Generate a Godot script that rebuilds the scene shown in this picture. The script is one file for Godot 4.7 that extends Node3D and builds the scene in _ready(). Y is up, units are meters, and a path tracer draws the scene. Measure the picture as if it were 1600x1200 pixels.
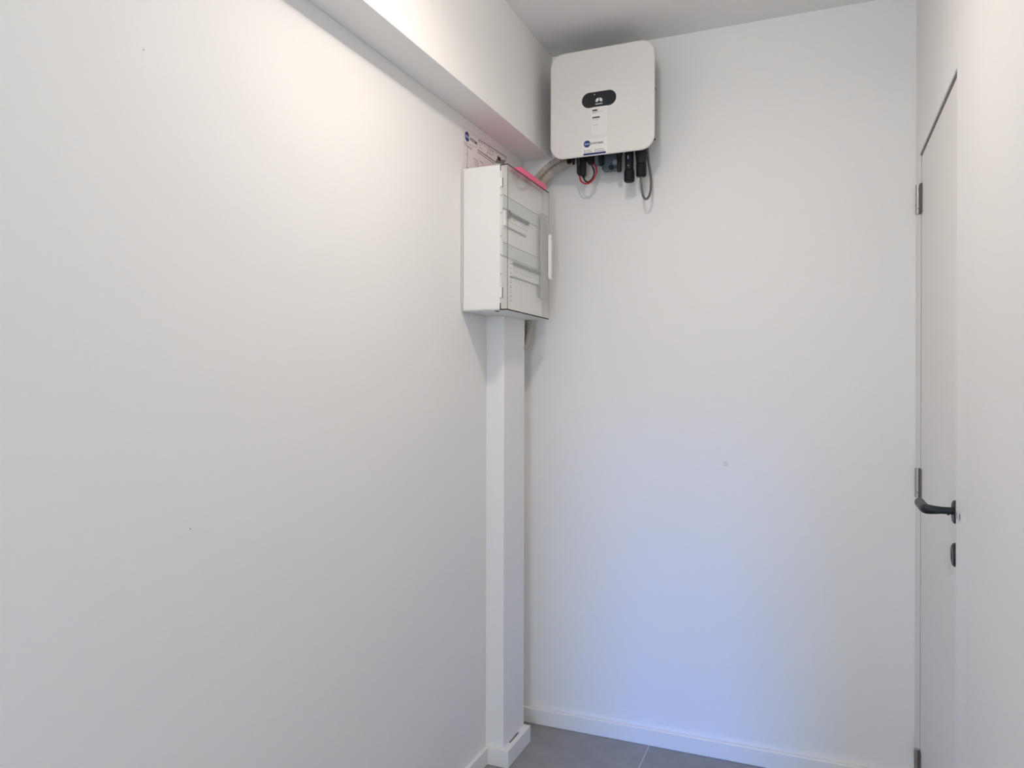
extends Node3D
# A small white utility room: solar inverter high on the end wall, distribution box on the left wall, flush door on the right.
# Axes: the long side walls run along z, the end wall lies at negative z, y is up, metres.

const LEFT := -1.042      # face of the left wall
const RIGHT := 0.2727     # face of the right wall
const BACK := -2.6208     # face of the end wall
const FRONT := 2.0       # face of the wall behind the camera
const CEIL := 2.4954
const EYE := 1.2771

var M := {}
var taken := {}

func _ready():
	# ---- camera ----
	var cam := Camera3D.new()
	cam.name = "camera"
	var f_px := 1160.74
	cam.fov = rad_to_deg(2.0 * atan(600.0 / f_px))
	cam.near = 0.02
	cam.far = 60.0
	var yaw := deg_to_rad(22.5726)
	var pit := deg_to_rad(-0.0551)
	var rol := deg_to_rad(0.1278)
	var fw := Vector3(-sin(yaw) * cos(pit), sin(pit), -cos(yaw) * cos(pit))
	var rt := Vector3(cos(yaw), 0, -sin(yaw))
	var up := rt.cross(fw)
	var r2 := rt * cos(rol) + up * sin(rol)
	var u2 := -rt * sin(rol) + up * cos(rol)
	cam.transform = Transform3D(Basis(r2, u2, -fw), Vector3(0, EYE, 0))
	add_child(cam)
	cam.current = true
	# ---- sky and exposure ----
	var we := WorldEnvironment.new()
	we.name = "environment"
	var env := Environment.new()
	var sky := Sky.new()
	var sm := ProceduralSkyMaterial.new()
	sm.sky_top_color = Color(0.35, 0.55, 0.9)
	sm.sky_horizon_color = Color(0.7, 0.8, 0.95)
	sm.ground_bottom_color = Color(0.25, 0.24, 0.22)
	sm.ground_horizon_color = Color(0.5, 0.5, 0.5)
	sky.sky_material = sm
	env.sky = sky
	env.background_mode = Environment.BG_SKY
	env.tonemap_mode = Environment.TONE_MAPPER_LINEAR
	env.tonemap_exposure = 0.6
	env.sdfgi_enabled = true
	env.ssao_enabled = true
	env.ssil_enabled = true
	we.environment = env
	add_child(we)
	# ---- lights: the bare bulb hanging in the room (most of its light goes down), blue daylight through an added high window, and an added fill light ----
	lamp_light("bulb_downward_light", Vector3(-0.42, 2.300, -1.42), Vector3(-PI / 2, 0, 0), Vector2(0.055, 0.055), 0.77, Color(1.0, 0.948, 0.898))
	var bulb := OmniLight3D.new()
	bulb.name = "bulb_light"
	bulb.position = Vector3(-0.42, 2.34, -1.42)
	bulb.light_energy = 0.188
	bulb.light_color = Color(1.0, 0.948, 0.898)
	bulb.light_size = 0.028
	bulb.omni_range = 12.0
	bulb.omni_attenuation = 2.0
	bulb.shadow_enabled = true
	add_child(bulb)
	lamp_light("window_daylight", Vector3(-0.45, 3.28, 6.52), Vector3(0, 0, 0), Vector2(0.364, 1.12), 64.0, Color(0.08, 0.53, 1.0))  # blue daylight; the window and hall it shines through are added
	lamp_light("added_fill_light", Vector3(-0.005, 1.075, FRONT + 0.04), Vector3(0, 0, 0), Vector2(0.40, 1.9), 3.55, Color(0.925, 0.972, 0.98))  # added fill light behind the camera, no real window

	materials()
	shell()
	floor_and_tiles()
	baseboards()
	door()
	hanging_bulb()
	inverter()
	cables()
	conduits()
	distribution_box()
	papers_and_small_things()

func lamp_light(called, at, turn, size, energy, color):
	var l := AreaLight3D.new()
	l.name = called
	l.position = at
	l.rotation = turn
	l.area_size = size
	l.light_energy = energy
	l.light_color = color
	l.area_range = 12.0
	l.area_attenuation = 2.0
	l.shadow_enabled = true
	add_child(l, true)

# =================================================================== helpers
func mat(color: Color, rough := 0.6, metal := 0.0, spec := 0.5) -> StandardMaterial3D:
	var m := StandardMaterial3D.new()
	m.albedo_color = color
	m.roughness = rough
	m.metallic = metal
	m.metallic_specular = spec
	return m

func noise_tex(freq: float, seed_: int, as_normal := false, strength := 4.0, lo := 0.0, hi := 1.0) -> NoiseTexture2D:
	var n := FastNoiseLite.new()
	n.noise_type = FastNoiseLite.TYPE_SIMPLEX_SMOOTH
	n.frequency = freq
	n.seed = seed_
	n.fractal_octaves = 4
	var t := NoiseTexture2D.new()
	t.width = 512
	t.height = 512
	t.seamless = true
	t.noise = n
	t.as_normal_map = as_normal
	t.bump_strength = strength
	if not as_normal:
		var g := Gradient.new()
		g.set_color(0, Color(lo, lo, lo))
		g.set_color(1, Color(hi, hi, hi))
		t.color_ramp = g
	return t

func materials():
	var paint := mat(Color(0.957, 0.953, 0.948), 0.62, 0.0, 0.35)
	paint.uv1_triplanar = true
	paint.uv1_world_triplanar = true
	paint.uv1_scale = Vector3(2.5, 2.5, 2.5)
	paint.normal_enabled = true
	paint.normal_texture = noise_tex(0.06, 3, true, 3.0)
	paint.normal_scale = 0.06
	M.paint = paint
	var cp := mat(Color(0.957, 0.953, 0.948), 0.8, 0.0, 0.3)
	M.ceiling = cp
	M.trim = mat(Color(0.95, 0.946, 0.942), 0.42, 0.0, 0.45)
	M.door = mat(Color(0.94, 0.932, 0.92), 0.40, 0.0, 0.45)
	M.caulk = mat(Color(0.92, 0.91, 0.90), 0.6)
	for k in 3:
		var t := mat([Color(0.615, 0.61, 0.61), Color(0.605, 0.60, 0.60), Color(0.62, 0.615, 0.615)][k], 0.45, 0.0, 0.4)
		t.uv1_triplanar = true
		t.uv1_world_triplanar = true
		t.uv1_scale = Vector3(1.7, 1.7, 1.7)
		t.albedo_texture = noise_tex(0.012, 11 + k, false, 0, 0.92, 1.0)
		t.roughness_texture = noise_tex(0.05, 21 + k, false, 0, 0.75, 1.0)
		M["tile%d" % k] = t
	M.grout = mat(Color(0.80, 0.80, 0.79), 0.9)
	M.shell_white = mat(Color(0.90, 0.89, 0.875), 0.45, 0.0, 0.4)
	M.shell_dark = mat(Color(0.42, 0.43, 0.44), 0.55, 0.3)
	M.black = mat(Color(0.115, 0.125, 0.14), 0.5, 0.0, 0.4)
	M.black_nut = mat(Color(0.095, 0.10, 0.105), 0.6, 0.0, 0.35)
	M.slate = mat(Color(0.33, 0.38, 0.42), 0.55)
	M.slate_light = mat(Color(0.55, 0.61, 0.64), 0.5)
	M.display = mat(Color(0.085, 0.11, 0.135), 0.18, 0.0, 0.5)
	M.print_white = mat(Color(0.93, 0.93, 0.95), 0.6)
	M.sticker = mat(Color(0.925, 0.917, 0.905), 0.5)
	M.print_black = mat(Color(0.16, 0.15, 0.15), 0.7)
	M.print_grey = mat(Color(0.56, 0.54, 0.52), 0.7)
	M.print_blue = mat(Color(0.04, 0.13, 0.42), 0.5)
	M.print_pale = mat(Color(0.70, 0.78, 0.92), 0.6)
	M.red_wire = mat(Color(0.72, 0.03, 0.15), 0.45)
	M.black_wire = mat(Color(0.06, 0.06, 0.07), 0.45)
	M.grey_wire = mat(Color(0.42, 0.42, 0.43), 0.5)
	M.conduit = mat(Color(0.74, 0.72, 0.68), 0.55)
	M.box = mat(Color(0.93, 0.922, 0.91), 0.42, 0.0, 0.45)
	M.box_inner = mat(Color(0.965, 0.965, 0.955), 0.5)
	M.strip = mat(Color(0.86, 0.88, 0.865), 0.5)
	M.breaker = mat(Color(0.93, 0.93, 0.915), 0.5)
	M.toggle = mat(Color(0.20, 0.24, 0.22), 0.5)
	M.toggle_pale = mat(Color(0.34, 0.37, 0.34), 0.5)
	M.latch = mat(Color(0.66, 0.655, 0.63), 0.5)
	M.near_black = mat(Color(0.10, 0.105, 0.095), 0.7)
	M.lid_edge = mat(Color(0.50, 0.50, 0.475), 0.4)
	M.bright = mat(Color(0.97, 0.968, 0.96), 0.35)
	var lid := mat(Color(0.90, 0.91, 0.89, 0.06), 0.06, 0.0, 0.5)
	lid.transparency = BaseMaterial3D.TRANSPARENCY_ALPHA
	lid.cull_mode = BaseMaterial3D.CULL_DISABLED
	M.lid = lid
	var pk := mat(Color(1.0, 0.48, 0.62), 0.45)
	M.pink = pk
	M.paper = mat(Color(0.93, 0.925, 0.92), 0.8)
	M.steel = mat(Color(0.70, 0.68, 0.66), 0.36, 0.9)
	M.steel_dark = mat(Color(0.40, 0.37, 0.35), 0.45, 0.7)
	M.handle = mat(Color(0.115, 0.135, 0.155), 0.42, 0.0, 0.45)
	M.strike = mat(Color(0.80, 0.80, 0.81), 0.45, 0.3)
	M.dark_hole = mat(Color(0.05, 0.05, 0.05), 0.9)
	var glow := mat(Color(1, 1, 1), 0.5)
	glow.emission_enabled = true
	glow.emission = Color(1.0, 0.97, 0.92)
	glow.emission_energy_multiplier = 1.0
	M.glow = glow
	var pane := mat(Color(0.8, 0.9, 1.0), 0.2)
	pane.emission_enabled = true
	pane.emission = Color(0.55, 0.75, 1.0)
	pane.emission_energy_multiplier = 1.0
	M.day_pane = pane
	var fp := mat(Color(0.95, 0.95, 0.95), 0.4)
	fp.emission_enabled = true
	fp.emission = Color(1.0, 0.98, 0.96)
	fp.emission_energy_multiplier = 0.8
	M.fill_pane = fp  # glowing pane that goes with the added fill light

func numbered(called: String) -> String:
	if not taken.has(called):
		taken[called] = 0
		return called
	taken[called] += 1
	return "%s_%03d" % [called, taken[called]]

func tag(o: Node3D, label: String, category := "", group := "", kind := "") -> Node3D:
	if label != "":
		o.set_meta("label", label)
	if category != "":
		o.set_meta("category", category)
	if group != "":
		o.set_meta("group", group)
	if kind != "":
		o.set_meta("kind", kind)
	return o

func thing(called: String, at: Vector3, label: String, category: String, group := "", kind := "") -> Node3D:
	var o := Node3D.new()
	o.name = numbered(called)
	add_child(o)
	o.position = at
	tag(o, label, category, group, kind)
	return o

# A mesh is a list of [a, b, c, smooth group]; -1 means flat.
func build(tris: Array) -> ArrayMesh:
	var vol := 0.0
	for t in tris:
		vol += t[0].dot(t[1].cross(t[2]))
	var st := SurfaceTool.new()
	st.begin(Mesh.PRIMITIVE_TRIANGLES)
	for t in tris:
		st.set_smooth_group(t[3] if t[3] >= 0 else 0xFFFFFFFF)
		if vol > 0.0:
			st.add_vertex(t[0]); st.add_vertex(t[2]); st.add_vertex(t[1])
		else:
			st.add_vertex(t[0]); st.add_vertex(t[1]); st.add_vertex(t[2])
	st.generate_normals()
	return st.commit()

# World-space shapes become a part of `parent`, whose own place is taken off.
func obj(called: String, tris: Array, m: Material, parent: Node3D = null, label := "") -> MeshInstance3D:
	var o := MeshInstance3D.new()
	o.cast_shadow = GeometryInstance3D.SHADOW_CASTING_SETTING_ON
	var base := Vector3.ZERO
	var p: Node = parent
	while p != null and p != self and p is Node3D:
		base += p.position
		p = p.get_parent()
	# a mesh's origin is the middle of its underside
	var lo := Vector3(1e9, 1e9, 1e9)
	var hi := -lo
	for t in tris:
		for k in 3:
			lo = lo.min(t[k])
			hi = hi.max(t[k])
	var org := Vector3((lo.x + hi.x) / 2, lo.y, (lo.z + hi.z) / 2)
	var moved := []
	for t in tris:
		moved.append([t[0] - org, t[1] - org, t[2] - org, t[3]])
	o.mesh = build(moved)
	o.material_override = m
	o.position = org - base
	if parent == null:
		o.name = numbered(called)
		add_child(o)
	else:
		o.name = called
		parent.add_child(o, true)
	if label != "":
		o.set_meta("label", label)
	return o

func quad(out: Array, a, b, c, d, g := -1):
	out.append([a, b, c, g])
	out.append([a, c, d, g])

# box with chamfered edges, between two corners
func box(a: Vector3, b: Vector3, ch := 0.0) -> Array:
	var lo := a.min(b)
	var hi := a.max(b)
	var c := (lo + hi) / 2
	var h := (hi - lo) / 2
	ch = minf(ch, 0.45 * minf(h.x, minf(h.y, h.z)) * 2.0 * 0.5)
	var raw := []
	if ch <= 0.0:
		var v := []
		for i in 8:
			v.append(c + Vector3(h.x if i & 1 else -h.x, h.y if i & 2 else -h.y, h.z if i & 4 else -h.z))
		for q in [[0, 1, 3, 2], [4, 5, 7, 6], [0, 1, 5, 4], [2, 3, 7, 6], [0, 2, 6, 4], [1, 3, 7, 5]]:
			quad(raw, v[q[0]], v[q[1]], v[q[2]], v[q[3]])
	else:
		var P := func(s: Vector3, ax: int) -> Vector3:   # corner s, on the face across axis ax
			var k := Vector3(h.x - ch, h.y - ch, h.z - ch)
			k[ax] = h[ax]
			return c + Vector3(s.x * k.x, s.y * k.y, s.z * k.z)
		for ax in 3:
			var b1 := (ax + 1) % 3
			var b2 := (ax + 2) % 3
			for s in [-1.0, 1.0]:
				var q := []
				for e in [[-1, -1], [1, -1], [1, 1], [-1, 1]]:
					var sg := Vector3.ZERO
					sg[ax] = s
					sg[b1] = e[0]
					sg[b2] = e[1]
					q.append(P.call(sg, ax))
				quad(raw, q[0], q[1], q[2], q[3])
			for s1 in [-1.0, 1.0]:
				for s2 in [-1.0, 1.0]:
					var m0 := Vector3.ZERO
					var m1 := Vector3.ZERO
					m0[ax] = -1; m0[b1] = s1; m0[b2] = s2
					m1[ax] = 1; m1[b1] = s1; m1[b2] = s2
					quad(raw, P.call(m0, b1), P.call(m1, b1), P.call(m1, b2), P.call(m0, b2))
		for i in 8:
			var s := Vector3(1 if i & 1 else -1, 1 if i & 2 else -1, 1 if i & 4 else -1)
			raw.append([P.call(s, 0), P.call(s, 1), P.call(s, 2), -1])
	return convex(raw, c)

# turn every face of a convex shape outwards
func convex(raw: Array, c: Vector3) -> Array:
	var out := []
	for t in raw:
		var n: Vector3 = (t[1] - t[0]).cross(t[2] - t[0])
		if n.dot((t[0] + t[1] + t[2]) / 3.0 - c) < 0:
			out.append([t[0], t[2], t[1], t[3]])
		else:
			out.append(t)
	return out

# rings of equal length joined in order; ends closed
func loft(rings: Array, smooth := true, cap0 := true, cap1 := true, split := false) -> Array:
	var out := []
	var n: int = rings[0].size()
	for i in rings.size() - 1:
		for k in n:
			var j := (k + 1) % n
			quad(out, rings[i][k], rings[i][j], rings[i + 1][j], rings[i + 1][k], (i if split else 0) if smooth else -1)
	for e in [[0, cap0], [rings.size() - 1, cap1]]:
		if not e[1]:
			continue
		var r: Array = rings[e[0]]
		var mid := Vector3.ZERO
		for p in r:
			mid += p
		mid /= float(n)
		for k in n:
			var j := (k + 1) % n
			if e[0] == 0:
				out.append([mid, r[j], r[k], 900])
			else:
				out.append([mid, r[k], r[j], 901])
	return out

# rounded rectangle outline, centre (0,0)
func rrect(w: float, h: float, r: float, n := 8) -> PackedVector2Array:
	var o := PackedVector2Array()
	for q in 4:
		var cx := (w / 2 - r) * (1 if q == 0 or q == 3 else -1)
		var cy := (h / 2 - r) * (1 if q < 2 else -1)
		for k in n + 1:
			var a := (q + float(k) / n) * PI / 2
			o.append(Vector2(cx + r * cos(a), cy + r * sin(a)))
	return o

func ring_z(o: PackedVector2Array, c: Vector3) -> Array:
	var r := []
	for p in o:
		r.append(c + Vector3(p.x, p.y, 0))
	return r

func ring_x(o: PackedVector2Array, c: Vector3) -> Array:   # outline x runs along -z, seen from +x
	var r := []
	for p in o:
		r.append(c + Vector3(0, p.y, -p.x))
	return r

func circle(r: float, n := 24) -> PackedVector2Array:
	var o := PackedVector2Array()
	for k in n:
		o.append(Vector2(cos(TAU * k / n), sin(TAU * k / n)) * r)
	return o

# lathe round an axis: profile is a list of [distance along the axis, radius]
func lathe(at: Vector3, axis: Vector3, profile: Array, n := 24, smooth := true) -> Array:
	var a := axis.normalized()
	var u := a.cross(Vector3(0, 1, 0) if absf(a.y) < 0.9 else Vector3(1, 0, 0)).normalized()
	var v := a.cross(u)
	var rings := []
	for p in profile:
		var r := []
		for k in n:
			r.append(at + a * p[0] + (u * cos(TAU * k / n) + v * sin(TAU * k / n)) * p[1])
		rings.append(r)
	return loft(rings, smooth, true, true, true)

# tube along points; radii is one number or one per point
func tube(pts: Array, radius, n := 12) -> Array:
	var rings := []
	var u := Vector3.ZERO
	for i in pts.size():
		var d: Vector3 = (pts[mini(i + 1, pts.size() - 1)] - pts[maxi(i - 1, 0)]).normalized()
		if i == 0:
			u = d.cross(Vector3(0.3, 0.2, 0.93)).normalized()
		u = (u - d * u.dot(d)).normalized()
		var v := d.cross(u)
		var rr: float = radius[i] if radius is Array else radius
		var r := []
		for k in n:
			r.append(pts[i] + (u * cos(TAU * k / n) + v * sin(TAU * k / n)) * rr)
		rings.append(r)
	return loft(rings)

func curve_points(knots: Array, step: float) -> Array:
	var c := Curve3D.new()
	c.bake_interval = 0.002
	for i in knots.size():
		var t: Vector3 = (knots[mini(i + 1, knots.size() - 1)] - knots[maxi(i - 1, 0)]) / 6.0
		c.add_point(knots[i], -t, t)
	var length := c.get_baked_length()
	var n := int(ceil(length / step))
	var out := []
	for i in n + 1:
		out.append(c.sample_baked(length * i / n, true))
	return out

# flat outline (seen from +z or +x) given a small thickness
func plate_z(o: PackedVector2Array, c: Vector3, t: float) -> Array:
	return loft([ring_z(o, c), ring_z(o, c + Vector3(0, 0, t))], false)

func plate_x(o: PackedVector2Array, c: Vector3, t: float) -> Array:
	return loft([ring_x(o, c), ring_x(o, c + Vector3(t, 0, 0))], false)

# lettering: one mesh; facing +z, or +x when on the left wall. `at` is the middle of the line.
func text(called: String, words: String, at: Vector3, width: float, height: float, m: Material, parent: Node3D, on_left := false, bold := true):
	var tm := TextMesh.new()
	var f := SystemFont.new()
	f.font_names = PackedStringArray(["Droid Sans"])
	f.font_weight = 700 if bold else 400
	tm.font = f
	tm.text = words
	tm.font_size = 64
	tm.pixel_size = 0.01
	tm.depth = 0.02
	tm.curve_step = 2.0
	var bb := tm.get_aabb()
	var arr := tm.get_mesh_arrays() if tm.get_surface_count() == 0 else tm.surface_get_arrays(0)
	var vs: PackedVector3Array = arr[Mesh.ARRAY_VERTEX]
	var ix: PackedInt32Array = arr[Mesh.ARRAY_INDEX]
	var sx := width / bb.size.x
	var sy := height / bb.size.y
	var mid := bb.position + bb.size / 2
	var put := PackedVector3Array()
	for v in vs:
		var q := Vector3((v.x - mid.x) * sx, (v.y - mid.y) * sy, (v.z - mid.z) * 0.02)
		put.append(Vector3(q.z, q.y, -q.x) if on_left else q)
	arr[Mesh.ARRAY_VERTEX] = put
	arr[Mesh.ARRAY_INDEX] = ix
	var st := SurfaceTool.new()
	st.begin(Mesh.PRIMITIVE_TRIANGLES)
	for i in ix:
		st.set_smooth_group(0xFFFFFFFF)
		st.add_vertex(put[i])
	st.generate_normals()
	var o := MeshInstance3D.new()
	o.mesh = st.commit()
	o.material_override = m
	o.name = called
	var base := Vector3.ZERO
	var p: Node = parent
	while p != null and p != self and p is Node3D:
		base += p.position
		p = p.get_parent()
	o.position = at - base
	parent.add_child(o, true)
	return o

# a printed stroke on the left wall's sheet, from (z0,y0) to (z1,y1)
func stroke_x(x: float, z0: float, y0: float, z1: float, y1: float, w: float, t := 0.0003) -> Array:
	var a := Vector3(x, y0, z0)
	var b := Vector3(x, y1, z1)
	var d := (b - a).normalized()
	var s := d.cross(Vector3(1, 0, 0)).normalized() * w / 2
	var r0 := [a - s, b - s, b + s, a + s]
	var r1 := []
	for p in r0:
		r1.append(p + Vector3(t, 0, 0))
	return loft([r0, r1], false)

# =================================================================== the room
func structure(called: String, tris: Array, m: Material, label: String, category: String) -> MeshInstance3D:
	var o := obj(called, tris, m)
	tag(o, label, category, "", "structure")
	return o

func shell():
	var T := 0.12
	structure("wall_left", box(Vector3(LEFT - T, -0.02, BACK - T), Vector3(LEFT, CEIL + 0.1, FRONT + T)), M.paint, "long white painted wall on the left, bare except for the electrical box", "wall")
	structure("wall_back", box(Vector3(LEFT, -0.02, BACK - T), Vector3(RIGHT + T, CEIL + 0.1, BACK)), M.paint, "white end wall carrying the inverter, bluish with daylight near the floor", "wall")
	var wr := box(Vector3(RIGHT, -0.02, BACK), Vector3(RIGHT + T, CEIL + 0.1, -2.53))
	wr += box(Vector3(RIGHT, 1.98, -2.53), Vector3(RIGHT + T, CEIL + 0.1, -1.78))
	wr += box(Vector3(RIGHT, -0.02, -1.78), Vector3(RIGHT + T, CEIL + 0.1, FRONT + T))
	structure("wall_right", wr, M.paint, "white painted wall on the right with the door in it", "wall")
	# wall behind the camera: added fill pane beside an opening sized to shape the daylight
	var wf := box(Vector3(LEFT, -0.02, FRONT), Vector3(-1.0, 4.4, FRONT + T))
	wf += box(Vector3(-1.0, -0.02, FRONT), Vector3(-0.616, 4.4, FRONT + T))
	wf += box(Vector3(-0.284, -0.02, FRONT), Vector3(-0.21, 4.4, FRONT + T))
	wf += box(Vector3(0.20, -0.02, FRONT), Vector3(RIGHT, 4.4, FRONT + T))
	wf += box(Vector3(-0.21, -0.02, FRONT), Vector3(0.20, 0.1, FRONT + T))
	wf += box(Vector3(-1.0, 2.05, FRONT), Vector3(0.20, 4.4, FRONT + T))
	structure("wall_front", wf, M.paint, "white wall behind the camera with an added narrow opening that shapes the daylight", "wall")
	var sw := thing("window_2", Vector3(-0.005, 0.1, FRONT), "added glowing pane behind the camera for the fill light", "window", "", "structure")
	obj("pane", box(Vector3(-0.21, 0.1, FRONT + 0.05), Vector3(0.20, 2.05, FRONT + 0.058)), M.fill_pane, sw)
	structure("ceiling", box(Vector3(LEFT - T, CEIL, BACK - T), Vector3(RIGHT + T, CEIL + 0.1, FRONT)), M.ceiling, "flat white ceiling of the small room", "ceiling")
	# added hall and high window, placed to shape the blue daylight patch
	var hz := 6.6
	structure("wall_hall_left", box(Vector3(-1.4, -0.02, FRONT + T), Vector3(-1.3, 4.4, hz)), M.paint, "left wall of the added hall behind the camera", "wall")
	structure("wall_hall_right", box(Vector3(0.5, -0.02, FRONT + T), Vector3(0.6, 4.4, hz)), M.paint, "right wall of the added hall behind the camera", "wall")
	structure("wall_hall_end", box(Vector3(-1.4, -0.02, hz), Vector3(0.6, 4.4, hz + 0.1)), M.paint, "far end wall of the added hall behind the camera", "wall")
	structure("ceiling_hall", box(Vector3(-1.4, 4.4, FRONT), Vector3(0.6, 4.5, hz + 0.1)), M.ceiling, "high ceiling of the added hall behind the camera", "ceiling")
	structure("floor_hall", box(Vector3(-1.4, -0.06, FRONT + T), Vector3(0.6, -0.0005, hz + 0.1)), M.tile0, "grey floor of the added hall behind the camera", "floor")
	structure("wall_hall_flank", box(Vector3(-1.4, -0.02, FRONT), Vector3(LEFT - T, 4.4, FRONT + T)) + box(Vector3(RIGHT + T, -0.02, FRONT), Vector3(0.6, 4.4, FRONT + T)), M.paint, "added hall wall on either side of the small room", "wall")
	var w := thing("window_1", Vector3(-0.45, 2.66, hz), "added tall narrow high window in the hall, placed to shape the blue daylight", "window", "", "structure")
	obj("pane", box(Vector3(-0.64, 2.70, hz - 0.03), Vector3(-0.26, 3.86, hz - 0.02)), M.day_pane, w)
	var fr := box(Vector3(-0.68, 2.66, hz - 0.06), Vector3(-0.64, 3.90, hz)) + box(Vector3(-0.26, 2.66, hz - 0.06), Vector3(-0.22, 3.90, hz))
	fr += box(Vector3(-0.64, 2.66, hz - 0.06), Vector3(-0.26, 2.70, hz)) + box(Vector3(-0.64, 3.86, hz - 0.06), Vector3(-0.26, 3.90, hz))
	obj("window_frame", fr, M.trim, w)
	# boxed beam along the top of the left wall, and the boxed cable chase under the distribution box
	structure("trim_1", box(Vector3(LEFT, 2.1170, BACK), Vector3(-0.9295, CEIL, FRONT), 0.0012), M.paint, "boxed white beam running along the top of the left wall", "beam")
	structure("trim_2", box(Vector3(LEFT, 0.0, -2.4640), Vector3(-0.9760, 1.5025, -2.2800), 0.0012), M.paint, "white boxed cable chase rising from the floor to the electrical box", "pillar")

func floor_and_tiles():
	var fl := thing("floor", Vector3(-0.38, 0, -1.0), "grey stone-look tiled floor with pale grout", "floor", "", "structure")
	obj("grout", box(Vector3(LEFT - 0.1, -0.06, BACK - 0.1), Vector3(RIGHT + 0.1, -0.0012, FRONT + 0.12)), M.grout, fl, "pale grout bed")
	var xs := [LEFT, -0.5580, -0.5548, 0.0422, 0.0454, RIGHT + 0.03]
	var z := BACK
	var row := 0
	while z < FRONT + 0.11:
		var z1 := minf(z + 0.6, FRONT + 0.12)
		for c in 3:
			obj("tile", box(Vector3(xs[2 * c], -0.012, z), Vector3(xs[2 * c + 1], 0.0, z1 - 0.0032), 0.0008), M["tile%d" % ((row + c) % 3)], fl)
		z = z1
		row += 1

func board(a: Vector3, b: Vector3) -> Array:
	return box(a, b, 0.0022)

func baseboards():
	var h := 0.0576
	structure("baseboard_back", board(Vector3(LEFT, 0.0, BACK), Vector3(RIGHT, h, -2.6031)), M.trim, "white baseboard along the foot of the bluish end wall", "baseboard")
	structure("baseboard_left", board(Vector3(LEFT, 0.0, -2.2800), Vector3(-1.0272, h, FRONT)), M.trim, "white baseboard along the foot of the left wall", "baseboard")
	structure("baseboard_chase_front", box(Vector3(-1.0300, 0.0, -2.2800), Vector3(-0.9660, h - 0.0001, -2.2665), 0.0010), M.trim, "short white baseboard piece across the near side of the cable chase", "baseboard")
	var bb := box(Vector3(-0.9690, 0.0, -2.4728), Vector3(-0.9530, h, -2.2662), 0.0012)
	# filler behind the board, left open along the middle where a dark slot shows
	bb += box(Vector3(-0.9820, 0.0, -2.4728), Vector3(-0.9690, h - 0.0005, -2.4640))
	bb += box(Vector3(-0.9775, 0.0, -2.4640), Vector3(-0.9685, h - 0.0004, -2.412))
	bb += box(Vector3(-0.9775, 0.0, -2.326), Vector3(-0.9685, h - 0.0004, -2.2800))
	bb += box(Vector3(-0.9700, 0.0, -2.412), Vector3(-0.9685, h - 0.0004, -2.326))
	var side := structure("baseboard_chase_side", bb, M.trim, "white baseboard along the cable chase with a dark slot in its top", "baseboard")
	obj("slot", box(Vector3(-0.9762, 0.0, -2.412), Vector3(-0.9699, h - 0.004, -2.326)), M.dark_hole, side, "dark open slot")
	structure("baseboard_right", board(Vector3(RIGHT - 0.015, 0.0, -1.70), Vector3(RIGHT, h, FRONT)), M.trim, "white baseboard along the foot of the right wall, nearer than the door", "baseboard")

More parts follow.
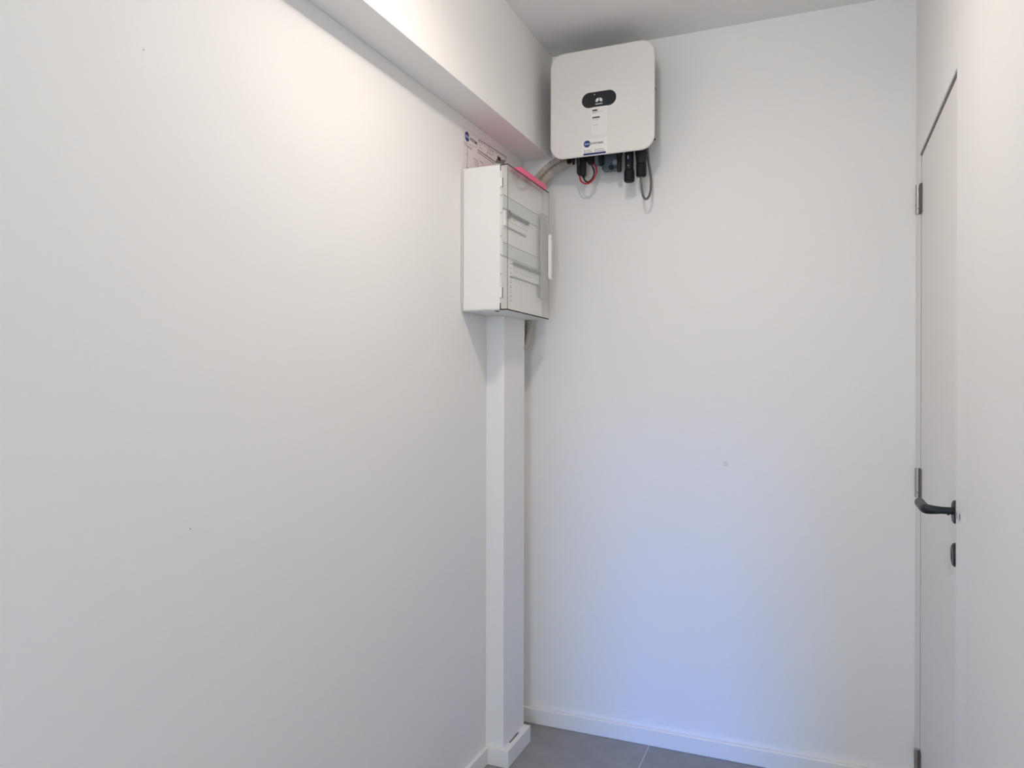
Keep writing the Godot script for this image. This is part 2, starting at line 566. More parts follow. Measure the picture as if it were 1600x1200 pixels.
func door():
	var xf := 0.2667
	var d := thing("door_1", Vector3(RIGHT, 0.0, -2.1), "plain white flush door with black lever handle and steel hinges", "door", "", "structure")
	obj("door_leaf", box(Vector3(RIGHT, 0.006, -2.4810), Vector3(RIGHT + 0.04, 1.9480, -1.8305), 0.0015), M.door, d)
	# frame: hinge jamb, head, latch jamb, stop behind the leaf
	var fr := box(Vector3(RIGHT - 0.0006, 0.0, -2.5700), Vector3(RIGHT + 0.09, 2.017, -2.4905), 0.0008)
	fr += box(Vector3(xf, 1.9535, -2.4905), Vector3(RIGHT + 0.09, 2.017, -1.8200), 0.0008)
	var w0 := []
	var w1 := []
	for q in [[xf - 0.0006, -1.8225], [xf, -1.8100], [RIGHT + 0.0003, -1.7380], [RIGHT + 0.09, -1.7380], [RIGHT + 0.09, -1.8225]]:
		w0.append(Vector3(q[0], 0.0, q[1]))
		w1.append(Vector3(q[0], 2.017, q[1]))
	fr += loft([w0, w1], false)
	fr += box(Vector3(RIGHT + 0.043, 0.0, -2.4905), Vector3(RIGHT + 0.09, 1.9535, -1.8225))
	obj("door_frame", fr, M.trim, d)
	obj("gap_shade_strip", box(Vector3(RIGHT + 0.0001, 0.006, -2.4905), Vector3(RIGHT + 0.03, 1.9535, -2.4812)), M.steel_dark, d, "thin dark strip painted for the shade in the hinge gap")  # dark strips in and under the frame stand for shade in the gaps
	obj("gap_shade_strip", box(Vector3(RIGHT + 0.0012, 1.9482, -2.4812), Vector3(RIGHT + 0.03, 1.9535, -1.8225)), M.steel_dark, d, "thin dark strip painted for the shade in the gap over the door")
	obj("gap_shade_strip", box(Vector3(RIGHT - 0.0026, 1.9522, -2.4812), Vector3(RIGHT - 0.0014, 1.9536, -1.8225)), M.steel_dark, d)  # dark strip painted for the shade line under the head
	for y in [[1.8659, 1.7783], [1.029, 0.9427], [0.1985, 0.1120]]:
		var top: float = y[0]
		var bot: float = y[1]
		var L := top - bot
		var hx := 0.2645
		var hz := -2.4872
		var hg := obj("hinge", box(Vector3(hx + 0.002, bot + 0.001, hz), Vector3(RIGHT + 0.001, top - 0.001, hz + 0.026), 0.0005), M.steel_dark, d, "brushed steel hinge")
		for k in 3:
			var y0: float = bot + L * [0.0, 0.335, 0.70][k]
			var y1: float = bot + L * [0.325, 0.69, 1.0][k]
			obj("knuckle", lathe(Vector3(hx, y0, hz), Vector3.UP, [[0.0, 0.0064], [0.0008, 0.0074], [y1 - y0 - 0.0008, 0.0074], [y1 - y0, 0.0064]], 20), M.steel, hg)
		for k in 2:
			var yy: float = bot + L * [0.33, 0.695][k]
			obj("washer", lathe(Vector3(hx, yy - 0.0012, hz), Vector3.UP, [[0.0, 0.0080], [0.0024, 0.0080]], 20), M.steel, hg)
		var tw := (Vector3(0, 0, 0) - Vector3(hx, 0, hz)).normalized()
		obj("set_screw", lathe(Vector3(hx, bot + L * 0.185, hz) + tw * 0.0066, tw, [[0.0, 0.0016], [0.0012, 0.0016]], 10), M.dark_hole, hg)
	# lever handle on a round rose, key rose below
	var zc := -1.847
	var yr := 1.0015
	obj("rose", lathe(Vector3(RIGHT, yr, zc), Vector3(-1, 0, 0), [[0.0, 0.0252], [0.0055, 0.0252], [0.0080, 0.0240], [0.0095, 0.0212]], 40), M.handle, d, "black round handle rose")
	var path := [Vector3(RIGHT - 0.006, yr + 0.002, zc), Vector3(0.250, yr + 0.002, zc), Vector3(0.232, yr + 0.002, zc), Vector3(0.2215, yr + 0.002, zc - 0.002), Vector3(0.2150, yr + 0.002, zc - 0.0075), Vector3(0.2125, yr + 0.002, zc - 0.018), Vector3(0.2120, yr + 0.002, zc - 0.06), Vector3(0.2120, yr + 0.002, zc - 0.110)]
	var cp := curve_points(path, 0.003)
	var rad := []
	for i in cp.size():
		var e: float = cp.size() - 1 - i
		var body: float = lerpf(0.0078, 0.0108, clampf((i - 8.0) / 10.0, 0.0, 1.0))
		rad.append(body if e > 1.5 else (body - 0.0010 if e > 0.5 else body - 0.0030))
	obj("lever_handle", tube(cp, rad, 20), M.handle, d, "black bent round lever")
	obj("grub_screw", lathe(Vector3(0.2555, yr - 0.0055, zc), Vector3(0, -1, 0), [[0.0, 0.0022], [0.0022, 0.0022]], 10), M.black_nut, d)
	var ky := 0.909
	var kr := obj("key_rose", lathe(Vector3(RIGHT, ky, zc), Vector3(-1, 0, 0), [[0.0, 0.0255], [0.0055, 0.0255], [0.0085, 0.0240], [0.0105, 0.0205]], 40), M.handle, d, "black round key rose")
	obj("keyhole", plate_x(rrect(0.005, 0.018, 0.0024, 4), Vector3(RIGHT - 0.0108, ky - 0.002, zc), 0.0005), M.dark_hole, kr)
	obj("strike_plate", box(Vector3(xf - 0.0026, 0.9935, -1.8060), Vector3(xf, 1.0085, -1.7860), 0.0006), M.strike, d, "small grey strike plate lip")

func hanging_bulb():
	var c := Vector3(-0.42, CEIL, -1.42)
	var t := thing("hanging_bulb", Vector3(c.x, 2.31, c.z), "bare light bulb hanging from the ceiling in the middle of the room", "light")
	obj("ceiling_rose", lathe(c, Vector3.DOWN, [[0.0, 0.036], [0.008, 0.034], [0.016, 0.012], [0.020, 0.004]], 28), M.trim, t)
	obj("cord", lathe(c - Vector3(0, 0.018, 0), Vector3.DOWN, [[0.0, 0.003], [0.062, 0.003]], 12), M.trim, t)
	obj("socket", lathe(c - Vector3(0, 0.078, 0), Vector3.DOWN, [[0.0, 0.008], [0.006, 0.016], [0.042, 0.017]], 24), M.trim, t)
	obj("bulb", lathe(c - Vector3(0, 0.118, 0), Vector3.DOWN, [[0.0, 0.012], [0.010, 0.018], [0.022, 0.027], [0.034, 0.0305], [0.046, 0.029], [0.058, 0.020], [0.064, 0.008]], 28), M.glow, t)

# =================================================================== solar inverter
func inverter():
	var cx := -0.6905
	var cy := 2.2358
	var zf := -2.441
	var S := 0.365
	var t := thing("solar_inverter", Vector3(cx, cy - S / 2, zf - 0.08), "white rounded square solar inverter mounted high on the end wall", "inverter")
	# front cover: flat face, rounded rim, sides drawn in towards the wall
	var rings := []
	for s in [[0.0052, 0.0], [0.0030, -0.0004], [0.0014, -0.0014], [0.0004, -0.0030], [0.0, -0.0052], [0.0010, -0.0085], [0.0190, -0.0480]]:
		var w: float = S - 2 * s[0]
		rings.append(ring_z(rrect(w, w, 0.047 - s[0], 10), Vector3(cx, cy, zf + s[1])))
	var cover := obj("front_cover", loft(rings), M.shell_white, t)
	# heat sink body behind it, narrower, with fins at the back
	var r2 := []
	for s in [[0.292, -0.046], [0.292, -0.150], [0.286, -0.156]]:
		r2.append(ring_z(rrect(s[0] + 0.012, s[0] - 0.022, 0.02, 6), Vector3(cx, cy + 0.034, zf + s[1])))
	obj("rear_body", loft(r2, false), M.shell_dark, t)
	for k in 14:
		var fx := cx - 0.125 + 0.25 * k / 13.0
		obj("cooling_fin", box(Vector3(fx - 0.0015, cy - 0.09, zf - 0.170), Vector3(fx + 0.0015, cy + 0.14, zf - 0.155)), M.shell_dark, t)
	obj("mounting_bracket", box(Vector3(cx - 0.10, cy + 0.02, BACK), Vector3(cx + 0.10, cy + 0.11, zf - 0.168), 0.001), M.steel, t)
	for y in [2.253, 2.086]:
		obj("cover_screw", lathe(Vector3(cx + S / 2 - 0.012, y, zf - 0.012), Vector3(1, 0, 0.05), [[0.0, 0.0030], [0.0128, 0.0030]], 10), M.black, t)
	# display: glossy dark pill
	var pc := Vector3(-0.6978, 2.2425, zf)
	var pr := []
	for s in [[0.0, 0.0003], [0.0, 0.0010], [0.0012, 0.0018]]:
		pr.append(ring_z(rrect(0.1205 - 2 * s[0], 0.0520 - 2 * s[0], 0.0258 - s[0], 14), pc + Vector3(0, 0, s[1] - 0.001)))
	var disp := obj("display_panel", loft(pr), M.display, t, "glossy dark pill-shaped display")
	# fan-shaped emblem of eight petals
	var em := []
	var foot := Vector2(-0.6972, 2.2316)
	for k in 8:
		var side := -1.0 if k < 4 else 1.0
		var q := k if k < 4 else 7 - k           # 0 outermost .. 3 innermost
		var ang: float = deg_to_rad([72.0, 50.0, 30.0, 10.0][q]) * side
		var r0: float = [0.0034, 0.0036, 0.0040, 0.0044][q]
		var r1: float = [0.0118, 0.0142, 0.0150, 0.0155][q]
		var wd: float = [0.0013, 0.0018, 0.0020, 0.0020][q]
		var dir := Vector2(sin(ang), cos(ang))
		var nor := Vector2(dir.y, -dir.x)
		var base := foot + Vector2(0.0012 * side, 0)
		var o := PackedVector2Array()
		for s in [[0.0, 0.15], [0.35, 0.62], [0.7, 1.0], [0.88, 0.85], [1.0, 0.25]]:
			o.append(base + dir * lerpf(r0, r1, s[0]) + nor * wd * s[1])
		for s in [[1.0, 0.25], [0.88, 0.85], [0.7, 1.0], [0.35, 0.62], [0.0, 0.15]]:
			o.append(base + dir * lerpf(r0, r1, s[0]) - nor * wd * s[1])
		em += plate_z(o, Vector3(0, 0, zf + 0.0008), 0.0004)
	obj("emblem", em, M.print_white, disp, "white fan-shaped petal emblem")
	text("lettering", "HUAWEI", Vector3(-0.6972, 2.2262, zf + 0.0011), 0.0245, 0.0042, M.print_white, disp)
	obj("indicator_light", lathe(Vector3(-0.7128, 2.2592, zf + 0.0006), Vector3(0, 0, 1), [[0.0, 0.0016], [0.0008, 0.0016]], 12), M.print_white, disp, "tiny pale indicator light")
	# specification sticker
	var ss := obj("specification_sticker", plate_z(rrect(0.056, 0.094, 0.002, 3), Vector3(-0.696, 2.1700, zf), 0.0004), M.sticker, t, "white specification sticker under the display")
	var zp := zf + 0.0003
	obj("print_block", box(Vector3(-0.7205, 2.2035, zp), Vector3(-0.7025, 2.2085, zp + 0.0004)), M.print_black, ss)
	obj("bar_code", box(Vector3(-0.7205, 2.1790, zp), Vector3(-0.6945, 2.1835, zp + 0.0004)), M.print_black, ss)
	for l in [[2.2000, 0.034], [2.1968, 0.016], [2.1740, 0.020], [2.1560, 0.019]]:
		obj("printed_line", box(Vector3(-0.7205, l[0] - 0.0005, zp), Vector3(-0.7205 + l[1], l[0] + 0.0005, zp + 0.0003)), M.print_grey, ss)
	# installer's sticker
	var cs := obj("company_sticker", plate_z(rrect(0.090, 0.052, 0.003, 3), Vector3(-0.7125, 2.0845, zf), 0.0004), M.sticker, t, "white sticker with a blue disc and blue bar")
	obj("blue_disc", plate_z(circle(0.0118, 32), Vector3(-0.7391, 2.0945, zp), 0.0004), M.print_blue, cs)
	text("lettering", "BBK", Vector3(-0.7372, 2.0940, zp + 0.0006), 0.0188, 0.0062, M.print_pale, cs)
	text("lettering", "SYSTEMS", Vector3(-0.7040, 2.0942, zp + 0.0003), 0.0450, 0.0064, M.print_black, cs)
	for l in [[-0.749, 2.0722, 0.024], [-0.749, 2.0662, 0.029], [-0.711, 2.0722, 0.031], [-0.711, 2.0662, 0.034]]:
		obj("printed_bullet", box(Vector3(l[0], l[1] - 0.0013, zp), Vector3(l[0] + 0.003, l[1] + 0.0013, zp + 0.0003)), M.print_black, cs)
		obj("printed_line", box(Vector3(l[0] + 0.0045, l[1] - 0.0006, zp), Vector3(l[0] + l[2], l[1] + 0.0006, zp + 0.0003)), M.print_black, cs)
	obj("blue_bar", plate_z(rrect(0.080, 0.0060, 0.0028, 5), Vector3(-0.7125, 2.0595, zp), 0.0004), M.print_blue, cs)
	# ---- sockets, plugs and switch along the underside, hung from the body
	var yt := 2.134          # underside of the body
	var zc := -2.53
	obj("cable_gland", lathe(Vector3(-0.832, 2.106, zc), Vector3.DOWN, [[-0.035, 0.007], [0.022, 0.007], [0.022, 0.009], [0.040, 0.009], [0.044, 0.005]], 14), M.black_nut, t, "small black capped gland")
	obj("cable_gland", lathe(Vector3(-0.815, 2.106, zc + 0.004), Vector3.DOWN, [[-0.035, 0.006], [0.03, 0.006], [0.05, 0.0035]], 14), M.black_nut, t, "small black capped gland")
	# pair of plugs that the red and black wires leave from
	obj("wire_plug", box(Vector3(-0.8015, 2.0205, zc - 0.008), Vector3(-0.7870, yt + 0.01, zc + 0.010), 0.002) + box(Vector3(-0.7985, 2.0155, zc - 0.006), Vector3(-0.7875, 2.0225, zc + 0.008), 0.002), M.black, t, "black plug on the red wire")
	obj("wire_plug", box(Vector3(-0.7868, 2.0125, zc - 0.008), Vector3(-0.7700, yt + 0.01, zc + 0.010), 0.002) + box(Vector3(-0.7845, 2.0075, zc - 0.006), Vector3(-0.7725, 2.0145, zc + 0.008), 0.002), M.black, t, "black plug on the black wire")
	for k in 2:
		var gx: float = [-0.7945, -0.7905][k]
		obj("plug_rib", box(Vector3(gx - 0.0008, 2.050, zc + 0.0095), Vector3(gx + 0.0008, 2.078, zc + 0.0115)), M.slate, t)
	# terminal block the wires return to
	obj("terminal_block", box(Vector3(-0.7650, 2.056, zc - 0.012), Vector3(-0.7370, yt + 0.01, zc + 0.012), 0.003) + box(Vector3(-0.7610, 2.050, zc - 0.008), Vector3(-0.7410, 2.058, zc + 0.010), 0.002), M.black, t)
	obj("terminal_block", box(Vector3(-0.7345, 2.0445, zc - 0.012), Vector3(-0.7130, yt + 0.01, zc + 0.012), 0.002), M.slate, t, "slate grey ribbed terminal block")
	for k in 3:
		var gx := -0.7325 + 0.0035 * k
		obj("block_rib", box(Vector3(gx - 0.0006, 2.048, zc + 0.0115), Vector3(gx + 0.0006, 2.072, zc + 0.0135)), M.slate_light, t)
	obj("terminal_block", box(Vector3(-0.7195, 2.046, zc - 0.010), Vector3(-0.7060, yt + 0.01, zc + 0.016), 0.002) + box(Vector3(-0.7185, 2.040, zc - 0.004), Vector3(-0.7100, 2.048, zc + 0.012), 0.002), M.black, t)
	# slate switch housing with round knob and pale dial
	obj("switch_housing", box(Vector3(-0.7150, 2.0285, zc - 0.045), Vector3(-0.6530, yt + 0.01, zc - 0.008), 0.003), M.slate, t, "slate grey switch housing")
	obj("switch_knob", lathe(Vector3(-0.6790, 2.0330, zc - 0.008), Vector3(0, 0, 1), [[0.0, 0.0085], [0.008, 0.0085], [0.010, 0.0070]], 20), M.black, t, "round black knob")
	obj("switch_dial", lathe(Vector3(-0.6660, 2.0505, zc - 0.008), Vector3(0, 0, 1), [[0.0, 0.0095], [0.003, 0.0095], [0.004, 0.008]], 20), M.slate_light, t, "pale grey round dial")
	# antenna stick
	obj("antenna", lathe(Vector3(-0.6480, 2.106, zc + 0.004), Vector3.DOWN, [[-0.035, 0.0125], [0.030, 0.0120], [0.040, 0.0085], [0.088, 0.0078], [0.0930, 0.0065], [0.0952, 0.0032]], 18), M.black, t, "short black antenna stick")
	# round communication plug with a wide nut
	var cp := Vector3(-0.6135, 2.106, zc + 0.002)
	obj("data_plug", lathe(cp, Vector3.DOWN, [[-0.035, 0.0140], [0.022, 0.0140], [0.024, 0.0152], [0.089, 0.0152]], 24), M.black, t, "long round black plug")
	obj("plug_nut", lathe(cp - Vector3(0, 0.0895, 0), Vector3.DOWN, [[0.0, 0.0150], [0.006, 0.0176], [0.0350, 0.0182], [0.0410, 0.0165], [0.0425, 0.0140]], 24), M.black_nut, t, "wide rounded nut")
	for k in 2:
		obj("plug_mark", box(Vector3(-0.6165, [2.050, 2.0265][k], zc + 0.0165), Vector3(-0.6120, [2.062, 2.0290][k], zc + 0.0178)), M.slate_light, t)
	# grid plug with collar, tapered body and nut
	var gp := Vector3(-0.5710, 2.106, zc + 0.004)
	obj("grid_plug", lathe(gp, Vector3.DOWN, [[-0.035, 0.0215], [0.040, 0.0215], [0.044, 0.0195], [0.054, 0.0192], [0.0745, 0.0170]], 28), M.black, t, "wide tapered black plug")
	obj("plug_nut", lathe(gp - Vector3(0, 0.0755, 0), Vector3.DOWN, [[0.0, 0.0160], [0.0015, 0.0178], [0.038, 0.0172], [0.0425, 0.0150]], 24), M.black_nut, t, "ribbed black cable nut")

func cables():
	var z := -2.53
	var red := [Vector3(-0.7930, 2.022, z), Vector3(-0.7925, 2.008, z + 0.001), Vector3(-0.7860, 1.9935, z + 0.003), Vector3(-0.7740, 1.9850, z + 0.004), Vector3(-0.7610, 1.9835, z + 0.004), Vector3(-0.7480, 1.9900, z + 0.003), Vector3(-0.7370, 2.0030, z + 0.002), Vector3(-0.7318, 2.0200, z + 0.001), Vector3(-0.7330, 2.0380, z), Vector3(-0.7420, 2.0560, z)]
	var o := obj("red_cable", tube(curve_points(red, 0.003), 0.0027, 12), M.red_wire)
	tag(o, "thin red wire looping under the inverter between two black plugs", "cable")
	var blk := [Vector3(-0.7785, 2.012, z + 0.002), Vector3(-0.7760, 2.001, z + 0.003), Vector3(-0.7690, 1.9915, z + 0.004), Vector3(-0.7600, 1.9885, z + 0.004), Vector3(-0.7510, 1.9945, z + 0.003), Vector3(-0.7425, 2.0060, z + 0.002), Vector3(-0.7395, 2.0200, z + 0.001), Vector3(-0.7430, 2.0360, z), Vector3(-0.7520, 2.0530, z)]
	o = obj("black_cable", tube(curve_points(blk, 0.003), 0.0027, 12), M.black_wire)
	tag(o, "thin black wire looping inside the red one under the inverter", "cable")
	var gr := [Vector3(-0.5715, 1.9878, z + 0.004), Vector3(-0.5715, 1.970, z + 0.004), Vector3(-0.5690, 1.940, z + 0.002), Vector3(-0.5645, 1.920, z - 0.002), Vector3(-0.5590, 1.9125, z - 0.008), Vector3(-0.5520, 1.918, z - 0.016), Vector3(-0.5465, 1.936, z - 0.024), Vector3(-0.5450, 1.965, z - 0.032), Vector3(-0.5480, 2.000, z - 0.038), Vector3(-0.5560, 2.050, z - 0.040), Vector3(-0.5600, 2.100, z - 0.040)]
	o = obj("grey_cable", tube(curve_points(gr, 0.003), 0.0042, 14), M.grey_wire)
	tag(o, "grey cable hanging in a narrow loop below the rightmost inverter plug", "cable")

func corrugated(knots: Array, radius: float) -> Array:
	var pts := curve_points(knots, 0.00092)
	var rad := []
	for i in pts.size():
		rad.append(radius - 0.0024 * [0.0, 0.0, 0.3, 1.0, 1.0, 0.3][i % 6])
	return tube(pts, rad, 16)

func conduits():
	# two conduits from behind the inverter, down behind the far side of the box, into the chase
	var a := [Vector3(-0.795, 2.108, -2.588), Vector3(-0.8145, 2.1065, -2.582), Vector3(-0.8528, 2.1000, -2.570), Vector3(-0.8846, 2.0898, -2.562), Vector3(-0.9092, 2.0762, -2.558), Vector3(-0.934, 2.0579, -2.555), Vector3(-0.9615, 2.0303, -2.552), Vector3(-0.984, 1.990, -2.549), Vector3(-0.998, 1.93, -2.546), Vector3(-1.004, 1.80, -2.544), Vector3(-1.008, 1.60, -2.543), Vector3(-1.010, 1.50, -2.540), Vector3(-1.012, 1.455, -2.532), Vector3(-1.016, 1.415, -2.512), Vector3(-1.020, 1.395, -2.480), Vector3(-1.022, 1.390, -2.458)]
	var o := obj("conduit", corrugated(a, 0.0128), M.conduit)
	tag(o, "upper grey corrugated conduit curving from the inverter behind the electrical box", "conduit", "corrugated conduits")
	var b := [Vector3(-0.785, 2.084, -2.586), Vector3(-0.8044, 2.0840, -2.578), Vector3(-0.8333, 2.0815, -2.570), Vector3(-0.865, 2.0712, -2.564), Vector3(-0.8944, 2.0560, -2.560), Vector3(-0.9191, 2.0375, -2.557), Vector3(-0.9439, 2.0100, -2.554), Vector3(-0.962, 1.970, -2.551), Vector3(-0.971, 1.90, -2.548), Vector3(-0.977, 1.80, -2.546), Vector3(-0.981, 1.60, -2.544), Vector3(-0.983, 1.51, -2.540), Vector3(-0.984, 1.462, -2.530), Vector3(-0.985, 1.425, -2.508), Vector3(-0.986, 1.405, -2.480), Vector3(-0.987, 1.400, -2.458)]
	o = obj("conduit", corrugated(b, 0.0128), M.conduit)
	tag(o, "lower grey corrugated conduit curving from the inverter behind the electrical box", "conduit", "corrugated conduits")

# =================================================================== distribution box
func distribution_box():
	var y0 := 1.502
	var y1 := 1.950
	var z0 := -2.090
	var z1 := -2.465
	var xb := -0.910          # front of the body
	var xl := -0.885          # front of the clear lid
	var t := thing("distribution_box", Vector3((LEFT + xb) / 2, y0, (z0 + z1) / 2), "white surface-mounted electrical box with a clear hinged lid on the left wall", "electrical box")
	var zm := (z0 + z1) / 2
	var ym := (y0 + y1) / 2
	# back plate with cut corners, then the body standing off it
	var bp := PackedVector2Array()
	var hw := 0.1895
	var hh := 0.2255
	for p in [[hw - 0.006, hh], [hw, hh - 0.030], [hw, -hh + 0.030], [hw - 0.006, -hh], [-hw + 0.006, -hh], [-hw, -hh + 0.030], [-hw, hh - 0.030], [-hw + 0.006, hh]]:
		bp.append(Vector2(p[0], p[1]))
	obj("back_plate", plate_x(bp, Vector3(LEFT + 0.0025, ym, zm), 0.003), M.box, t)
	obj("spacer", box(Vector3(LEFT, y0 + 0.03, z1 + 0.03), Vector3(LEFT + 0.0026, y1 - 0.16, z0 - 0.03)), M.near_black, t)
	# body: an open tray, sides drawn as one shell
	var ro := rrect(z0 - z1, y1 - y0, 0.006, 4)
	var ri := rrect(z0 - z1 - 0.008, y1 - y0 - 0.008, 0.004, 4)
	var sh := loft([ring_x(ro, Vector3(LEFT + 0.0075, ym, zm)), ring_x(ro, Vector3(xb, ym, zm)), ring_x(ri, Vector3(xb, ym, zm)), ring_x(ri, Vector3(-0.945, ym, zm))], false, true, true)
	obj("body", sh, M.box, t)
	# cover plate behind the lid and the label strips
	obj("cover_plate", box(Vector3(-0.944, y0 + 0.0045, z1 + 0.011), Vector3(-0.907, y1 - 0.0045, z0 - 0.0045), 0.002), M.box_inner, t)
	obj("cover_seam", box(Vector3(-0.9072, 1.7560, z1 + 0.011), Vector3(-0.9064, 1.7572, -2.425)), M.bright, t)
	for k in 2:
		var ys: float = [1.8380, 1.6910][k]
		var sp := obj("label_strip", box(Vector3(-0.9072, ys - 0.0205, -2.402), Vector3(-0.9045, ys + 0.0205, -2.100), 0.0008), M.strip, t, "grey label strip above a row of breakers")
		obj("strip_edge", box(Vector3(-0.9050, ys + 0.0195, -2.402), Vector3(-0.9036, ys + 0.0212, -2.100)), M.lid_edge, sp)
		obj("strip_edge", box(Vector3(-0.9050, ys - 0.0212, -2.402), Vector3(-0.9036, ys - 0.0200, -2.100)), M.lid_edge, sp)
	# breakers: one built, the rest copied
	var first: MeshInstance3D = null
	for row in 2:
		var yc: float = [1.7880, 1.6390][row]
		var n: int = [9, 15][row]
		var zs: float = [-2.1385, -2.1620][row]
		for k in n:
			var zc := zs - 0.0176 * (k + 0.5)
			var b: MeshInstance3D
			if first == null:
				b = obj("breaker", box(Vector3(-0.9075, yc - 0.0225, zc - 0.0085), Vector3(-0.8990, yc + 0.0225, zc + 0.0085), 0.0015), M.breaker, t)
				obj("toggle", box(Vector3(-0.8992, yc + 0.0110, zc - 0.0066), Vector3(-0.8925, yc + 0.0215, zc + 0.0066), 0.0015), M.toggle, b)
				obj("print_mark", box(Vector3(-0.8992, yc - 0.0085, zc - 0.0022), Vector3(-0.8986, yc - 0.0050, zc + 0.0012)), M.toggle, b)
				first = b
			else:
				b = first.duplicate()
				b.name = "breaker"
				t.add_child(b, true)
				b.position = first.position + Vector3(0, yc - 1.7880, zc - (-2.1385 - 0.0088))
				for c in b.get_children():
					if row == 1 and String(c.name).begins_with("toggle"):
						c.material_override = M.toggle_pale
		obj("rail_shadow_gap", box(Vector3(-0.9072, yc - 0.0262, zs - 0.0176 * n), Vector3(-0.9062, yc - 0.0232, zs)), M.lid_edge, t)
	obj("main_switch", box(Vector3(-0.9075, 1.7640, -2.137), Vector3(-0.8985, 1.8120, -2.108), 0.0015), M.breaker, t)
	obj("main_toggle", box(Vector3(-0.8992, 1.7880, -2.132), Vector3(-0.8905, 1.8140, -2.118), 0.002), M.near_black, t, "dark main switch toggle")
	# little handwritten circuit tags under the lower row
	for k in 6:
		var zz := -2.215 - 0.026 * k
		obj("circuit_mark", box(Vector3(-0.9072, 1.5985 - 0.002 * (k % 3), zz - 0.0008), Vector3(-0.9064, 1.6085, zz + 0.0008)), M.latch, t)
	# clear lid: five panes
	var lid := obj("lid_front", box(Vector3(xl - 0.0022, y0 + 0.003, z1), Vector3(xl, y1 - 0.003, z0 - 0.002), 0.0006), M.lid, t, "clear plastic lid")
	obj("lid_side", box(Vector3(xb + 0.001, y0 + 0.003, z0 - 0.0042), Vector3(xl - 0.0022, y1 - 0.003, z0 - 0.002)), M.lid, lid)
	obj("lid_side", box(Vector3(xb + 0.001, y0 + 0.003, z1), Vector3(xl - 0.0022, y1 - 0.003, z1 + 0.0022)), M.lid, lid)
	obj("lid_side", box(Vector3(xb + 0.001, y1 - 0.0052, z1 + 0.0022), Vector3(xl - 0.0022, y1 - 0.003, z0 - 0.0042)), M.lid, lid)
	obj("lid_side", box(Vector3(xb + 0.001, y0 + 0.0010, z1 + 0.0022), Vector3(xl - 0.0042, y0 + 0.0042, z0 - 0.0042)), M.box, lid)
	obj("lid_corner", box(Vector3(xl - 0.0016, y0 + 0.0035, z0 - 0.0036), Vector3(xl + 0.0002, y1 - 0.0035, z0 - 0.0018)), M.lid_edge, lid)
	obj("lid_corner", box(Vector3(xl - 0.0014, y0 + 0.0035, z1 - 0.0002), Vector3(xl + 0.0002, y1 - 0.0035, z1 + 0.0012)), M.latch, lid)
	# dark strips painted for the reflection along the clear lid's edges
	obj("edge_reflection", box(Vector3(xl - 0.0040, y0 + 0.0002, z1), Vector3(xl + 0.0002, y0 + 0.0030, z0 - 0.0042)), M.near_black, t, "thin dark strip painted for the reflection at the lower lid edge")
	obj("edge_reflection", box(Vector3(xb + 0.0010, y0 + 0.0002, z0 - 0.0042), Vector3(xl + 0.0002, y0 + 0.0034, z0 - 0.0016)), M.near_black, t)
	obj("edge_reflection", box(Vector3(xl - 0.0025, y1 - 0.0030, z1), Vector3(xl + 0.0002, y1 - 0.0012, z0 - 0.0042)), M.near_black, t, "thin dark strip painted for the reflection at the upper lid edge")
	obj("edge_reflection", box(Vector3(xb + 0.0010, y1 - 0.0034, z0 - 0.0042), Vector3(xl + 0.0002, y1 - 0.0010, z0 - 0.0016)), M.near_black, t)
	obj("edge_reflection", box(Vector3(xb - 0.0002, y0, z0 - 0.0022), Vector3(xb + 0.0028, y0 + 0.022, z0 - 0.0006)), M.near_black, t)
	obj("edge_reflection", box(Vector3(xb - 0.0002, y1 - 0.020, z0 - 0.0022), Vector3(xb + 0.0018, y1 - 0.002, z0 - 0.0006)), M.near_black, t)
	for k in 2:
		var ya: float = [1.8800, 1.5400][k]
		var hg := obj("lid_hinge", box(Vector3(xb + 0.0004, ya, z0 - 0.004), Vector3(xb + 0.0066, ya + 0.0285 + 0.004 * k, z0 + 0.0022), 0.001), M.bright, t, "small white lid hinge")
		obj("hinge_shadow", box(Vector3(xb + 0.0066, ya - 0.002, z0 - 0.004), Vector3(xb + 0.0092, ya + 0.027 + 0.004 * k, z0 - 0.0012)), M.lid_edge, hg)  # grey strip painted for the shadow beside the white hinge
	for yy in [1.853, 1.800, 1.728, 1.671, 1.613]:
		obj("lid_clip", box(Vector3(xb, yy, z0 - 0.0022), Vector3(xb + 0.0062, yy + 0.002, z0 - 0.0010)), M.latch, t)
	# grey latch strip inside the lid, white pull handle outside
	obj("latch_strip", box(Vector3(-0.8960, 1.5700, -2.4625), Vector3(-0.8885, 1.8660, -2.4030), 0.001), M.latch, t, "grey latch strip behind the lid")
	var hb := []
	var ho := rrect(0.018, 0.160, 0.0085, 8)
	for s in [[0.0, 0.0], [0.0, 0.0075], [0.0015, 0.0095]]:
		var q := rrect(0.018 - 2 * s[0], 0.160 - 2 * s[0], 0.0085 - s[0], 8)
		hb.append(ring_x(q, Vector3(xl + s[1], 1.7215, z1 - 0.0015)))
	var hd := obj("pull_handle", loft(hb), M.box, t, "white rounded pull handle")
	for yy in [1.789, 1.656]:
		obj("handle_screw", lathe(Vector3(xl + 0.0092, yy, z1 - 0.0045), Vector3(1, 0, 0), [[0.0, 0.0022], [0.0008, 0.0022]], 10), M.lid_edge, hd)
	# column of faint vertical writing on the lid
	var wr := []
	var rng := RandomNumberGenerator.new()
	rng.seed = 7
	for k in 9:
		var yy := 1.530 + 0.0145 * k
		wr += stroke_x(xl + 0.0001, -2.112, yy, -2.112 - 0.008 - 0.010 * rng.randf(), yy + 0.004 * (rng.randf() - 0.3), 0.0022)
		wr += stroke_x(xl + 0.0001, -2.114 - 0.008 * rng.randf(), yy + 0.001, -2.118, yy + 0.009, 0.0018)
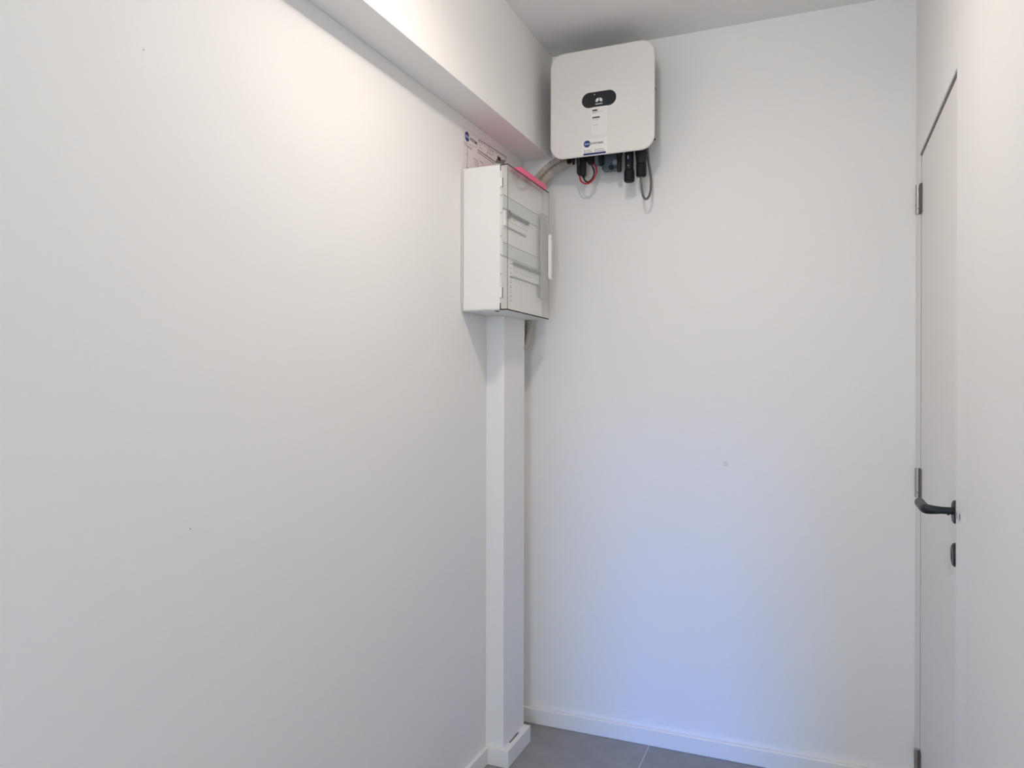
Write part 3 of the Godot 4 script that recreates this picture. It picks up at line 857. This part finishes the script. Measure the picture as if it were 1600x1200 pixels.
	obj("handwriting", wr, M.latch, lid)
	# small knockout plug under the body
	obj("knockout_plug", lathe(Vector3(-0.930, y0 + 0.001, -2.118), Vector3.DOWN, [[0.0, 0.008], [0.0025, 0.007]], 16), M.near_black, t, "small dark plug under the box")

# =================================================================== loose things
func papers_and_small_things():
	# pink folder on top of the box: a soft-ended slab
	var o := PackedVector2Array()
	for p in [[-2.160, 1.9502], [-2.178, 1.9590], [-2.196, 1.9665], [-2.206, 1.9702], [-2.215, 1.9715], [-2.436, 1.9715], [-2.446, 1.9700], [-2.453, 1.9650], [-2.4535, 1.9600], [-2.447, 1.9545], [-2.437, 1.9502]]:
		o.append(Vector2(-p[0], p[1]))
	var rings := []
	for x in [-1.030, -0.8905, -0.8890]:
		var r := []
		for p in o:
			var q := Vector2(p.x, p.y)
			if x > -0.89:
				q = q.lerp(Vector2(2.31, 1.960), 0.006)
			r.append(Vector3(x, q.y, -q.x))
		rings.append(r)
	var f := obj("pink_folder", loft(rings, false), M.pink)
	tag(f, "bright pink plastic folder lying on top of the electrical box", "folder")
	# wiring diagram sheet taped to the wall, its lower part behind the box
	var x0 := LEFT + 0.0002
	var x1 := LEFT + 0.0006
	var s := thing("wiring_diagram", Vector3(x0, 1.965, -2.28), "printed wiring diagram sheet taped to the wall above the electrical box", "paper")
	obj("sheet", box(Vector3(x0, 1.800, -2.4620), Vector3(x1, 2.0915, -2.1010)), M.paper, s)
	obj("blue_disc", plate_x(circle(0.0155, 32), Vector3(x1, 2.0618, -2.1280), 0.0003), M.print_blue, s)
	text("lettering", "BBK", Vector3(x1 + 0.0005, 2.0615, -2.1300), 0.0270, 0.0085, M.print_pale, s, true)
	text("lettering", "SYSTEMS", Vector3(x1 + 0.0003, 2.0615, -2.1770), 0.0540, 0.0100, M.print_black, s, true)
	for l in [[-2.106, 2.0400, -2.182, 2.0440, 0.0012], [-2.108, 2.0345, -2.166, 2.0330, 0.0022], [-2.118, 2.0300, -2.160, 2.0290, 0.0014], [-2.186, 2.0480, -2.204, 2.0500, 0.0010]]:
		obj("printed_line", stroke_x(x1, l[0], l[1], l[2], l[3], l[4]), M.print_grey, s)
	# title block frame, lower rules, divider, diagram line
	for l in [[-2.2158, 2.0789, -2.4464, 2.0860, 0.0018], [-2.4464, 2.0860, -2.4320, 2.0605, 0.0015], [-2.2158, 2.0789, -2.2150, 2.0680, 0.0012], [-2.2068, 2.0434, -2.3460, 2.0420, 0.0026], [-2.2068, 2.0362, -2.3400, 2.0335, 0.0020], [-2.2923, 2.0750, -2.2778, 2.0438, 0.0010], [-2.1307, 2.0276, -2.1281, 1.9560, 0.0014]]:
		obj("title_rule", stroke_x(x1, l[0], l[1], l[2], l[3], l[4]), M.print_black, s)
	for l in [[-2.222, 2.0730, -2.246, 2.0725], [-2.2205, 2.0650, -2.227, 2.0600], [-2.2180, 2.0545, -2.240, 2.0535], [-2.297, 2.0720, -2.336, 2.0730], [-2.2957, 2.0665, -2.3100, 2.0640], [-2.3200, 2.0680, -2.3289, 2.0652], [-2.2891, 2.0579, -2.3256, 2.0574], [-2.330, 2.0610, -2.338, 2.0600], [-2.1180, 2.0050, -2.1320, 2.0030], [-2.1460, 2.0010, -2.1500, 1.9990], [-2.1796, 2.0069, -2.2100, 2.0036], [-2.1856, 1.9982, -2.2132, 1.9979], [-2.2255, 2.0118, -2.2491, 2.0090], [-2.1840, 1.9910, -2.2200, 1.9890], [-2.2460, 2.0060, -2.2500, 1.9990], [-2.1240, 1.9640, -2.1420, 1.9630]]:
		obj("diagram_stroke", stroke_x(x1, l[0], l[1], l[2], l[3], 0.0017), M.print_grey, s)
	var sb := []
	for e in [0.0, 0.0003]:
		var r := []
		for q in [[-2.3631, 2.0569], [-2.4374, 2.0727], [-2.4266, 2.0560], [-2.3460, 2.0383]]:
			r.append(Vector3(x1 + e, q[1], q[0]))
		sb.append(r)
	obj("stamp_block", loft(sb, false), M.print_grey, s, "grey printed block with a dark square")
	obj("stamp_square", box(Vector3(x1 + 0.0002, 2.0570, -2.3960), Vector3(x1 + 0.0006, 2.0690, -2.3680)), M.print_black, s)
	# painted-over wall plug on the end wall
	var p := thing("wall_plug", Vector3(-0.2989, 0.997, BACK), "tiny painted-over wall plug in the middle of the end wall", "wall plug")
	obj("collar", lathe(Vector3(-0.2989, 1.0055, BACK), Vector3(0, 0, 1), [[0.0, 0.0095], [0.0012, 0.0095], [0.0024, 0.0078], [0.0024, 0.0045], [0.0008, 0.0040]], 24), M.caulk, p)
	for k in 2:
		var c: Vector3 = [Vector3(LEFT, 1.8304, -0.906), Vector3(LEFT, 1.0155, -1.007)][k]
		var n := obj("nail_hole", lathe(c, Vector3(1, 0, 0), [[0.0, 0.0012], [0.0005, 0.0010]], 10), M.print_grey)
		tag(n, ["tiny dark nail speck high on the bare left wall", "tiny dark nail speck low on the bare left wall"][k], "nail hole", "specks on the left wall")
